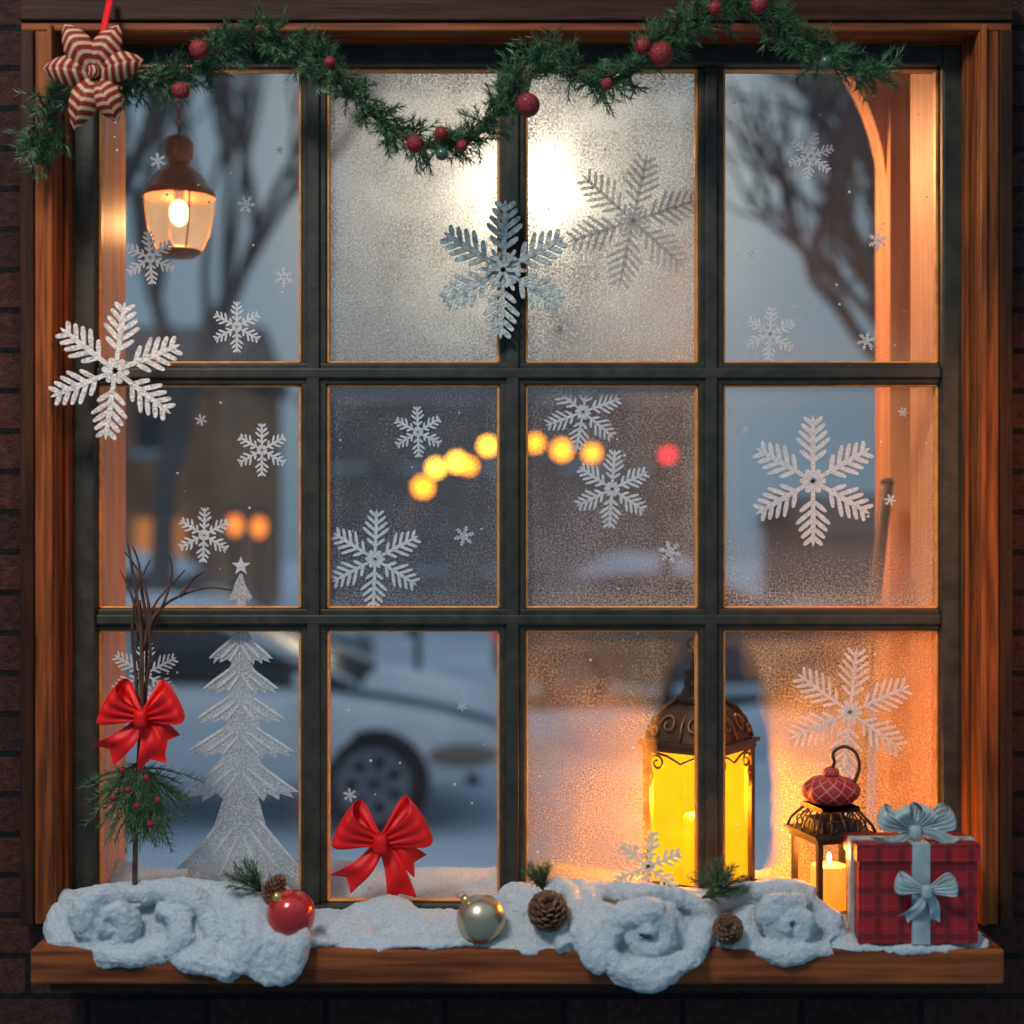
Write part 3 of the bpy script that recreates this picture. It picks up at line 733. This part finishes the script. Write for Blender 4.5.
for a in range(4):
    R_=T@Matrix.Rotation(a*pi/2,4,'Z'); g=hw-.006
    B.add([(-g,-g,.016),(g,-g,.016),(g,-g,H-.01),(-g,-g,H-.01)],[(0,1,2,3)],m_clear,False,R_)
    rr0,rr1=hw+.006,hw-.020
    zt=H+.050
    for j in range(5):
        f=-1+j*0.5
        B.tube([R_@Vector((f*rr0,-rr0,H+.006)),R_@Vector((f*(rr0-.006),-rr0+.006,H+.024)),R_@Vector((f*rr1,-rr1,zt))],0.003 if j in(0,4) else 0.0018,m_iron,5)
    for j in range(2):
        pts=[R_@Vector(((-.5+j)*0.05+0.011*cos(t),-rr0+.008,H+.024+0.011*sin(t))) for t in [i*pi/7 for i in range(14)]]
        B.tube(pts,0.0018,m_iron,5,closed=True)
    B.box((-rr1-.004,-rr1-.004,zt-.003),(rr1+.004,rr1+.004,zt+.006),m_iron,R_)
B.box((-rr1,-rr1,H+.006),(rr1,rr1,H+.030),mat('dark_inner',(0.03,0.022,0.02),0.7),T)
zc=H+.056
c=T@Vector((0,0,zc+.026))
def knit(u,v):
    a=2*pi*u; r=0.054*sin(pi*v)**0.75*(1+0.045*cos(8*a)) if 0<v<1 else 0
    return (r*cos(a),r*sin(a),-0.028*cos(pi*v))
B.grid(knit,64,24,m_knit,Matrix.Translation(c))
B.sphere(c+Vector((0,0,.034)),(.016,.016,.012),m_knit,14,8)
B.tube(catmull([c+Vector((.040,-.01,.012)),c+Vector((.052,-.01,.045)),c+Vector((.044,-.01,.075)),c+Vector((.022,-.01,.086)),c+Vector((.002,-.01,.074)),c+Vector((.004,-.01,.055)),c+Vector((.0,0,.040))],5),0.0035,m_iron,7)
B.lathe([(0,.016),(.036,.016),(.036,.092),(.033,.097),(0,.094)],(0,0,0),m_candle,20,M=T@Matrix.Translation((-.004,0,0)))
B.sphere(T@Vector((-.004,0,.110)),(.005,.005,.012),emis('flame2',(1,.6,.2),9),10,8)
B.obj('small_candle_lantern')

# ------------------------------------------------------------ gift box
B=MB(); s_=S(-.29)
gx0,gx1=(858-512)*s_,(977-512)*s_; gz0=SILL+.010; gz1=gz0+0.178; gy0,gy1=-.295,-.195
B.box((gx0,gy0,gz0),(gx1,gy1,gz1-.03),m_plaid)
B.box((gx0-.004,gy0-.004,gz1-.03),(gx1+.004,gy1+.004,gz1),m_plaid)
gm=(gx0+gx1)/2+.004; rw=.016
B.box((gm-rw,gy0-.0065,gz0),(gm+rw,gy1+.0065,gz1+.0025),m_ribbon)
B.box((gx0-.0062,(gy0+gy1)/2-.014,gz0),(gx1+.0062,(gy0+gy1)/2+.014,gz1+.0022),m_ribbon)
c=Vector((gm-.004,(gy0+gy1)/2-.02,gz1+.018))
for a,L,w in [(154,.072,.034),(24,.080,.034),(118,.048,.032),(64,.052,.032)]:
    loop(B,c,math.radians(a),L,w,.02,m_ribbon,.3,flip=(-1 if a>90 else 1),off=.22)
tail(B,c,math.radians(196),.085,.012,.026,m_ribbon,.004,-.02); tail(B,c,math.radians(-14),.08,.012,.026,m_ribbon,.004,-.02)
knot(B,c+Vector((0,-.010,0)),.013,.011,.013,m_ribbon)
c=Vector((gm+.004,gy0-.020,gz0+.100))
for a,L,w in [(162,.058,.030),(14,.058,.030)]:
    loop(B,c,math.radians(a),L,w,.014,m_ribbon,.3,flip=(-1 if a>90 else 1),off=.2)
tail(B,c,math.radians(238),.068,.010,.024,m_ribbon,.003,.008); tail(B,c,math.radians(290),.066,.010,.024,m_ribbon,.003,.008)
knot(B,c+Vector((0,-.008,0)),.011,.009,.012,m_ribbon)
ob=B.obj('gift_box')

# ------------------------------------------------------------ hanging porch lamp
m_lamp=mat('lamp_bronze',(0.45,0.17,0.06),0.4,metal=0.4,col2=(0.20,0.08,0.03),vscale=20)
m_lampglass=glow_glass('lamp_glass',(1.0,0.52,0.24),0.95,0.50,(0.95,0.9,0.85))
B=MB(); y=0.45; s_=S(y); c=P(179,252,y)
def zz(v): return (252-v)*s_
L_=[(0,zz(252)),(14*s_,zz(254)),(24*s_,zz(249)),(31*s_,zz(232)),(35*s_,zz(208)),(35*s_,zz(198))]
B.lathe(L_,c,m_lampglass,28)
B.lathe([(36*s_,zz(198)),(36*s_,zz(192)),(30*s_,zz(188)),(24*s_,zz(176)),(16*s_,zz(168)),(11*s_,zz(165)),(11*s_,zz(160)),(14*s_,zz(158)),(15*s_,zz(144)),(12*s_,zz(138)),(4*s_,zz(135)),(0,zz(134))],c,m_lamp,28)
B.lathe([(0,zz(258)),(16*s_,zz(257)),(20*s_,zz(254)),(22*s_,zz(251)),(19*s_,zz(249)),(0,zz(249))],c,m_lamp,20)
for i in range(4):
    a=i*pi/2+.5; B.tube([c+Vector((r*1.02*cos(a),r*1.02*sin(a),z)) for r,z in L_[1:]],0.002,m_lamp,5)
z=zz(134)+.008; i=0
while c.z+z<1.20:
    pts=[c+Vector(((0.007*cos(t) if i%2 else 0),(0 if i%2 else 0.007*cos(t)),z+0.012*sin(t))) for t in [j*pi/5 for j in range(10)]]
    B.tube(pts,0.0022,m_lamp,5,closed=True); z+=0.019; i+=1
B.sphere(c+Vector((0,0,zz(213))),(.022,.022,.030),emis('bulb',(1.0,0.62,0.22),16),16,12)
B.tube([c+Vector((0,0,zz(200))),c+Vector((0,0,zz(175)))],0.012,m_lamp,10)
B.obj('porch_lantern')
lampc=c.copy()

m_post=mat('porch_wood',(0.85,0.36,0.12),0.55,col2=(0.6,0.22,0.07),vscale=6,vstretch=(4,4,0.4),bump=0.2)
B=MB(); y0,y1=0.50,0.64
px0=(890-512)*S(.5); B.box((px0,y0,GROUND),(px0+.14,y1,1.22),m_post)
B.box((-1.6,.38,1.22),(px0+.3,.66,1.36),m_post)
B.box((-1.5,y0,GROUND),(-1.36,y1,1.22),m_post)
vs=[];fs=[];n=14; R_=.40; cxx=px0-R_
for i in range(n+1):
    a=pi/2*i/n
    x=cxx+R_*cos(a); zc_=0.74+(1.22-0.74)*sin(a)
    vs+=[(x,y0+.03,zc_),(px0+.01,y0+.03,max(zc_,.74)),(x,y1-.03,zc_),(px0+.01,y1-.03,zc_)]
for i in range(n):
    a=i*4; b_=a+4
    fs+=[(a,a+1,b_+1,b_),(a+2,b_+2,b_+3,a+3),(a,b_,b_+2,a+2)]
B.add(vs,fs,m_post,False)
B.obj('porch_frame')
m_handle=mat('handle_wood',(0.20,0.11,0.07),0.6,col2=(0.12,0.065,0.04),vscale=20,vstretch=(3,3,.4))
B=MB(); p0=P(872,610,.36)-Vector((0.02,0,0.22))
B.tube([p0,P(887,482,.40)],0.014,m_handle,10)
B.tube([P(887,484,.40),P(888,478,.40)],[0.016,0.012],m_handle,10)
B.tube([p0,p0+Vector((-0.03,-.01,-.9))],0.014,m_handle,10)
pb=p0+Vector((-0.03,-.01,-.9))
B.box((pb.x-.16,pb.y-.03,pb.z-.17),(pb.x+.16,pb.y+.03,pb.z),m_handle)
for i in range(60):
    xx=pb.x-.15+.3*i/59; B.tube([Vector((xx,pb.y+random.uniform(-.02,.02),pb.z-.17)),Vector((xx+random.uniform(-.02,.02),pb.y,GROUND+.0))],0.004,m_handle,4)
B.obj('push_broom')

# ------------------------------------------------------------ street
B=MB()
def gnd(u,v):
    x=-40+80*u; y=0.2+60*v*v
    return (x,y,GROUND-0.02+0.03*noise.noise(Vector((x*.8,y*.8,0))))
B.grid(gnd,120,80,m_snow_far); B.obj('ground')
m_bld=mat('building_brown',(0.55,0.26,0.13),0.9,col2=(0.30,0.15,0.08),vscale=1.5)  # warm lit look of the facade is put into this brown
m_bld2=mat('building_grey',(0.15,0.10,0.085),0.9,col2=(0.09,0.065,0.060),vscale=0.6)
m_bld3=mat('building_bluegrey',(0.10,0.12,0.145),0.9,col2=(0.07,0.085,0.10),vscale=0.6)
m_roof=mat('roof_slate',(0.17,0.145,0.135),0.9,col2=(0.12,0.10,0.098),vscale=1)
m_winlit=emis('lit_window',(1.0,0.36,0.10),0.45); m_windark=mat('dark_window',(0.05,0.055,0.065),0.3)
def building(x0,x1,y,h,m,lit,roof=0.8,depth=6):
    B=MB(); B.box((x0,y,GROUND),(x1,y+depth,h),m)
    B.add([(x0-.2,y-.2,h),(x1+.2,y-.2,h),(x1+.2,y+depth,h),(x0-.2,y+depth,h),(x0-.2,y+depth/2,h+roof),(x1+.2,y+depth/2,h+roof)],[(0,1,5,4),(3,4,5,2),(0,4,3),(1,2,5)],m_roof,False)
    nw=max(2,int((x1-x0)/1.4))
    for r in range(2):
        for i in range(nw):
            wx=x0+(i+.5)*(x1-x0)/nw; wz=GROUND+1.0+r*2.0
            if wz+1.1>h: continue
            B.box((wx-.35,y-.03,wz),(wx+.35,y+.02,wz+1.0),m_winlit if (i,r) in lit else m_windark)
            B.box((wx-.42,y-.06,wz-.08),(wx+.42,y,wz),m_snow_far)
    return B.obj('building')
building(-9.5,-4.3,19,2.1,m_bld,[(0,0),(1,0),(1,1),(2,0)],roof=1.0)
building(-4.0,3.7,26.2,2.1,m_bld2,[],roof=0.9)
building(6.0,20,27,-0.4,m_bld3,[],roof=0.8)
building(-30,-10,26,2.5,m_bld,[],roof=1.2)
B=MB()
em=emis('path_light',(1.0,0.26,0.04),1.8)
for u,v in [(235,525),(259,527)]:
    c=P(u,v,11.5); B.sphere(c,(.07,.07,.10),em,12,8)
    B.tube([c-Vector((0,0,.1)),Vector((c.x,c.y,GROUND))],0.03,m_iron,6); B.lathe([(0,.20),(.05,.15),(.10,.09)],c,m_iron,8)
B.obj('path_lamp')
B=MB(); yS=8.0
bp=[(410,500),(423,487),(436,468),(457,462),(469,466),(488,446),(512,440),(535,443),(562,450),(592,453),(630,440),(668,430)]
B.tube(catmull([P(u,v,yS) for u,v in bp],5),0.008,m_iron,5)
eA=emis('amber_bulb',(1.0,0.30,0.008),5.5); eB=emis('warm_bulb',(1.0,0.40,0.025),8.5)
for u,v,r,e in [(423,487,.070,eA),(436,468,.060,eB),(457,462,.065,eB),(469,466,.055,eA),(488,446,.060,eB),(535,443,.060,eA),(562,450,.070,eA),(592,453,.060,eA)]:
    B.sphere(P(u,v,yS),r,e,12,8)
a=P(410,500,yS); B.tube([a,Vector((a.x,a.y,-.9)),Vector((a.x,a.y+.9,-.9)),Vector((a.x,a.y+.9,GROUND))],0.03,m_iron,6)
B.obj('string_lights')
B=MB(); a=P(668,455,yS); B.sphere(a,.06,emis('red_signal',(1.0,0.02,0.03),2.4),12,8)
B.box((a.x-.1,a.y+.02,a.z-.45),(a.x+.1,a.y+.2,a.z+.15),m_iron); B.tube([Vector((a.x,a.y+.1,a.z+.3)),Vector((a.x,a.y+.1,GROUND))],0.05,m_iron,8)
B.obj('traffic_light')

# trees
m_bark=mat('tree_bark',(0.060,0.070,0.080),0.9,col2=(0.035,0.042,0.050),vscale=8,bump=0.5,bscale=20)
m_bark2=mat('hazed_bark',(0.14,0.13,0.125),0.95,col2=(0.09,0.088,0.088),vscale=4)  # lighter tone puts distance haze into the bark colour
def tree(base,d,L,r,m,seed,depth=5,spread=0.6,bias=(0,0,0)):
    rnd=random.Random(seed); B=MB(); bias=Vector(bias)
    def br(p,d,L,r,k_):
        pts=[p];dd=d.copy()
        for i in range(4):
            dd=(dd+Vector((rnd.uniform(-.18,.18),rnd.uniform(-.18,.18),rnd.uniform(-.06,.14)))).normalized()
            pts.append(pts[-1]+dd*L/4)
        B.tube(pts,[r,r*.9,r*.8,r*.7,r*.6],m,7 if k_>2 else 4,caps=False)
        if k_<=0: return
        for i in range(rnd.choice((3,3,4))):
            q_=pts[-1] if i<2 else pts[rnd.choice((2,3))]
            nd=(dd+(Vector((rnd.uniform(-1,1),rnd.uniform(-1,1)*.7,rnd.uniform(-.35,.8)))+bias)*spread*1.3).normalized()
            br(q_,nd,L*rnd.uniform(.6,.82),r*.60,k_-1)
    br(Vector(base),Vector(d).normalized(),L,r,depth)
    return B.obj('bare_tree')
tree((3.55,6.2,GROUND),(-.10,0,1),2.2,.15,m_bark,3,5,.58,(0.2,0,0))
tree((4.9,9.5,GROUND),(-.15,0,1),2.8,.17,m_bark,8,5,.58,(0.2,0,0))
tree((-3.15,5.5,GROUND),(.02,0,1),2.6,.17,m_bark,11,4,.42,(-.2,0,.3))
tree((-5.2,11.6,GROUND),(.05,0,1),3.0,.16,m_bark2,21,4,.42,(-.1,0,.3))
tree((-3.7,12,GROUND),(.0,0,1),3.2,.16,m_bark2,5,5,.4,(-.1,0,.4))
tree((-6.9,12.5,GROUND),(.0,0,1),3.4,.20,m_bark2,33,4,.4,(0,0,.4))
tree((6.8,14,GROUND),(.0,0,1),3.2,.20,m_bark2,14,5,.5,(.1,0,.1))
tree((-8.6,15,GROUND),(.0,0,1),3.4,.20,m_bark2,17,5,.45,(0,0,.3))

# cars
def car(nose_x,y,paint,snow=0.05,amber=False):
    B=MB(); gp=mat('car_glass',(0.02,0.025,0.03),0.15); tyre=mat('tyre',(0.02,0.02,0.022),0.8); rim=mat('rim',(0.3,0.32,0.34),0.35,metal=0.6)
    x0=nose_x-4.4; z=GROUND
    st=[(0,.70,.40,.80),(.08,.80,.30,.95),(.4,.86,.24,1.0),(1.2,.90,.22,.99),(2.2,.91,.22,.97),(3.0,.90,.22,.95),(3.4,.88,.22,.91),(3.8,.86,.22,.84),(4.15,.80,.24,.75),(4.34,.66,.30,.64),(4.4,.5,.36,.56)]
    ns=20
    def ring(hw_,lo,hi):
        out=[]
        for i in range(ns):
            a=2*pi*i/ns; ca,sa=cos(a),sin(a); e=0.45
            out.append((hw_*math.copysign(abs(ca)**e,ca),(lo+hi)/2+(hi-lo)/2*math.copysign(abs(sa)**e,sa)))
        return out
    def loft(stn,m):
        vs=[];fs=[]
        for x,hw_,lo,hi in stn:
            for yy,z_ in ring(hw_,lo,hi): vs.append((x0+x,y+.9+yy,z+z_))
        for i in range(len(stn)-1):
            for k_ in range(ns):
                l=(k_+1)%ns; fs.append((i*ns+k_,i*ns+l,(i+1)*ns+l,(i+1)*ns+k_))
        fs.append(tuple(range(ns))); fs.append(tuple(range((len(stn)-1)*ns,len(stn)*ns)))
        B.add(vs,fs,m,True)
    loft(st,paint)
    gs=[(.35,.60,.90,.98),(.75,.70,.90,1.22),(1.15,.70,.90,1.40),(1.7,.70,.90,1.44),(2.2,.70,.90,1.42),(2.6,.71,.90,1.28),(3.0,.74,.90,1.08),(3.3,.74,.88,.95)]
    loft(gs,gp)
    roof=[(.95,.55,1.36,1.40),(1.2,.64,1.39,1.46),(1.7,.66,1.41,1.49),(2.15,.64,1.39,1.46),(2.3,.55,1.36,1.40)]
    loft(roof,paint)
    for sd in (0.17,1.63):
        for pts in ([(.4,.96),(.95,1.38),(1.7,1.43),(2.25,1.40),(3.25,.94)],):
            B.tube([Vector((x0+a,y+sd+(.05 if sd<1 else -.05),z+b_)) for a,b_ in pts],0.035,paint,6)
        B.tube([Vector((x0+1.75,y+sd,z+.95)),Vector((x0+1.72,y+sd+(.06 if sd<1 else -.06),z+1.42))],0.03,paint,6)
    for wx in (.85,3.40):
        for sd in (0.0,1.8):
            T=Matrix.Translation((x0+wx,y+sd+(.10 if sd<1 else -.10),z+.32))@Matrix.Rotation(pi/2 if sd<1 else -pi/2,4,'X')
            B.lathe([(.36,-.02),(.36,.08),(.32,.085)],(0,0,0),tyre,24,M=T)
            B.lathe([(.32,-.08),(.325,.10),(.30,.12),(.24,.12),(.23,.09),(.05,.10),(0,.11)],(0,0,0),tyre,24,M=T)
            B.lathe([(.24,.12),(.21,.10),(.19,.115)],(0,0,0),rim,20,M=T)
            for j in range(7):
                a=j*2*pi/7; B.box((.03,-.03,.10),(.22,.03,.125),rim,T@Matrix.Rotation(a,4,'Z'))
    hl=mat('headlight',(0.02,0.025,0.032),0.2,emit=(1,.9,.8),es=0.04)
    for yy in (.06,1.74): B.sphere((x0+3.98,y+yy,z+.50),(.24,.11,.075),hl,14,8)
    B.tube([Vector((x0+4.0,y+.11,z+.34)),Vector((x0+4.3,y+.3,z+.36)),Vector((x0+4.37,y+.9,z+.36))],0.05,gp,6)
    B.sphere((x0+2.95,y-.04,z+1.0),(.08,.09,.06),paint,10,8)
    B.sphere((x0+.05,y+.25,z+.8),(.07,.14,.09),emis('tail_light',(.8,.02,.02),.6),10,6)
    def cap(xa,xb,hw_,zf):
        def fn(u,v):
            x=xa+(xb-xa)*u; yy=(v*2-1)*hw_
            e=min(1,5*min(u,1-u),5*min(v,1-v))
            return (x0+x,y+.9+yy,z+zf(x)+snow*e*(1+.4*noise.noise(Vector((x*3,yy*3,nose_x)))))
        B.grid(fn,20,14,m_snow_far)
    cap(.95,2.35,.68,lambda x:1.46-.13*(x-1.65)**2)
    cap(3.2,4.25,.78,lambda x:.94-.10*(x-3.2)-.10*(x-3.2)**2)
    return B.obj('car')
m_paint=mat('white_car_paint',(0.86,0.90,0.94),0.4,col2=(0.74,0.80,0.86),vscale=2,coat=.3)
m_paint2=mat('grey_car_paint',(0.12,0.14,0.17),0.35,col2=(0.1,0.12,0.14),vscale=2,coat=.4)
m_paint3=mat('maroon_car_paint',(0.22,0.12,0.12),0.35,col2=(0.18,0.10,0.10),vscale=2,coat=.4)
car(0.10,6.8,m_paint,.05)
car(4.2,12.8,m_paint3,.16)
car(-1.6,13.2,m_paint2,.18)
B=MB()
def bank(u,v):
    x=-8+18*u; a=pi*v
    h=.38+.16*noise.noise(Vector((x*.9,0,2)))+.05*noise.noise(Vector((x*3,v*3,2)))
    return (x,10.35-.65*cos(a),GROUND-.03+h*sin(a))
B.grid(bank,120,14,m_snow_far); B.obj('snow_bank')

# ------------------------------------------------------------ world
w=bpy.data.worlds.new('World'); scene.world=w; w.use_nodes=True; nt=w.node_tree; nt.nodes.clear()
out=nt.nodes.new('ShaderNodeOutputWorld'); bg=nt.nodes.new('ShaderNodeBackground'); nt.links.new(bg.outputs[0],out.inputs[0])
tc=nt.nodes.new('ShaderNodeTexCoord'); nrm=nt.nodes.new('ShaderNodeVectorMath'); nrm.operation='NORMALIZE'; nt.links.new(tc.outputs['Generated'],nrm.inputs[0])
sd=Vector(((524-512)*K,D,(512-188)*K)).normalized()
dt=nt.nodes.new('ShaderNodeVectorMath'); dt.operation='DOT_PRODUCT'; nt.links.new(nrm.outputs[0],dt.inputs[0]); dt.inputs[1].default_value=sd
dd=math_(nt,'MAXIMUM',dt.outputs['Value'],0.0)
g1=math_(nt,'MULTIPLY',math_(nt,'POWER',dd,2200),6.0)
g2=math_(nt,'MULTIPLY',math_(nt,'POWER',dd,260),1.0)
g3=math_(nt,'MULTIPLY',math_(nt,'POWER',dd,60),0.28)
sp=nt.nodes.new('ShaderNodeSeparateXYZ'); nt.links.new(nrm.outputs[0],sp.inputs[0])
zf=maprange(nt,sp.outputs[2],0.25,0.8)
clouds=maprange(nt,noise_(nt,3,4,nrm.outputs[0]),0.3,0.7,0.85,1.15)
base=mixcol(nt,zf,(0.100,0.190,0.262),(0.38,0.48,0.58))
def vs_(v,s):
    n=nt.nodes.new('ShaderNodeVectorMath'); n.operation='SCALE'
    if isinstance(v,tuple): n.inputs[0].default_value=v
    else: nt.links.new(v,n.inputs[0])
    nt.links.new(s,n.inputs[3]); return n.outputs[0]
def va_(a,b_):
    n=nt.nodes.new('ShaderNodeVectorMath'); n.operation='ADD'; nt.links.new(a,n.inputs[0]); nt.links.new(b_,n.inputs[1]); return n.outputs[0]
tot=va_(va_(vs_(base,clouds),vs_((1.0,0.88,0.62),g1)),va_(vs_((1.0,0.80,0.50),g2),vs_((1.0,0.82,0.60),g3)))
nt.links.new(tot,bg.inputs[0]); bg.inputs[1].default_value=1.0

# ------------------------------------------------------------ lights
def light(name,kind,loc,col,e,size=0.1,target=None,size_y=None,spot=None):
    l=bpy.data.lights.new(name,kind); l.energy=e; l.color=col
    if kind=='AREA':
        l.size=size
        if size_y: l.shape='RECTANGLE'; l.size_y=size_y
    elif kind in('POINT','SPOT'): l.shadow_soft_size=size
    if spot: l.spot_size=spot; l.spot_blend=0.8
    o=bpy.data.objects.new(name,l); o.location=loc; scene.collection.objects.link(o)
    if target is not None: o.rotation_euler=(Vector(target)-Vector(loc)).to_track_quat('-Z','Y').to_euler()
    return o
light('added_front_key','AREA',(-1.4,-2.6,2.8),(1.0,0.97,0.94),92,0.8,(0,0,-0.6))  # added key light above the camera, brightens sill snow and decorations
light('lantern_light','POINT',(lx,0.132,-0.60),(1.0,0.38,0.05),54.0,0.03)
light('small_lantern_light','POINT',(lx2-.004,-0.12,SILL+.134),(1.0,0.40,0.09),1.8,0.012)
light('porch_lamp_light','POINT',(lampc.x,lampc.y,lampc.z+.07),(1.0,0.48,0.18),11.0,0.03)
light('added_post_warm','SPOT',(0.3,1.0,0.95),(1.0,0.45,0.16),65,0.1,(0.93,0.5,0.2),spot=1.9)  # added unseen spot, warms the right porch post and jamb
light('added_casing_warm_right','SPOT',(1.1,-1.6,0.6),(1.0,0.38,0.10),66,0.12,(0.96,-0.1,-0.1),spot=0.62)  # added warm spot out of view, grazes the right casing
light('added_casing_warm_left','SPOT',(-0.3,-0.9,0.8),(1.0,0.40,0.12),18,0.12,(-0.93,-0.1,0.05),spot=0.95)  # added spot with no visible lamp, warms the left casing

# ------------------------------------------------------------ camera
cd=bpy.data.cameras.new('camera'); cam=bpy.data.objects.new('camera',cd); scene.collection.objects.link(cam)
cam.location=(0,-D,0); cam.rotation_euler=(pi/2,0,0)
cd.sensor_width=36; cd.lens=36*D/(1024*K); cd.clip_end=200
cd.dof.use_dof=True; cd.dof.focus_distance=2.94; cd.dof.aperture_fstop=1.4
scene.camera=cam
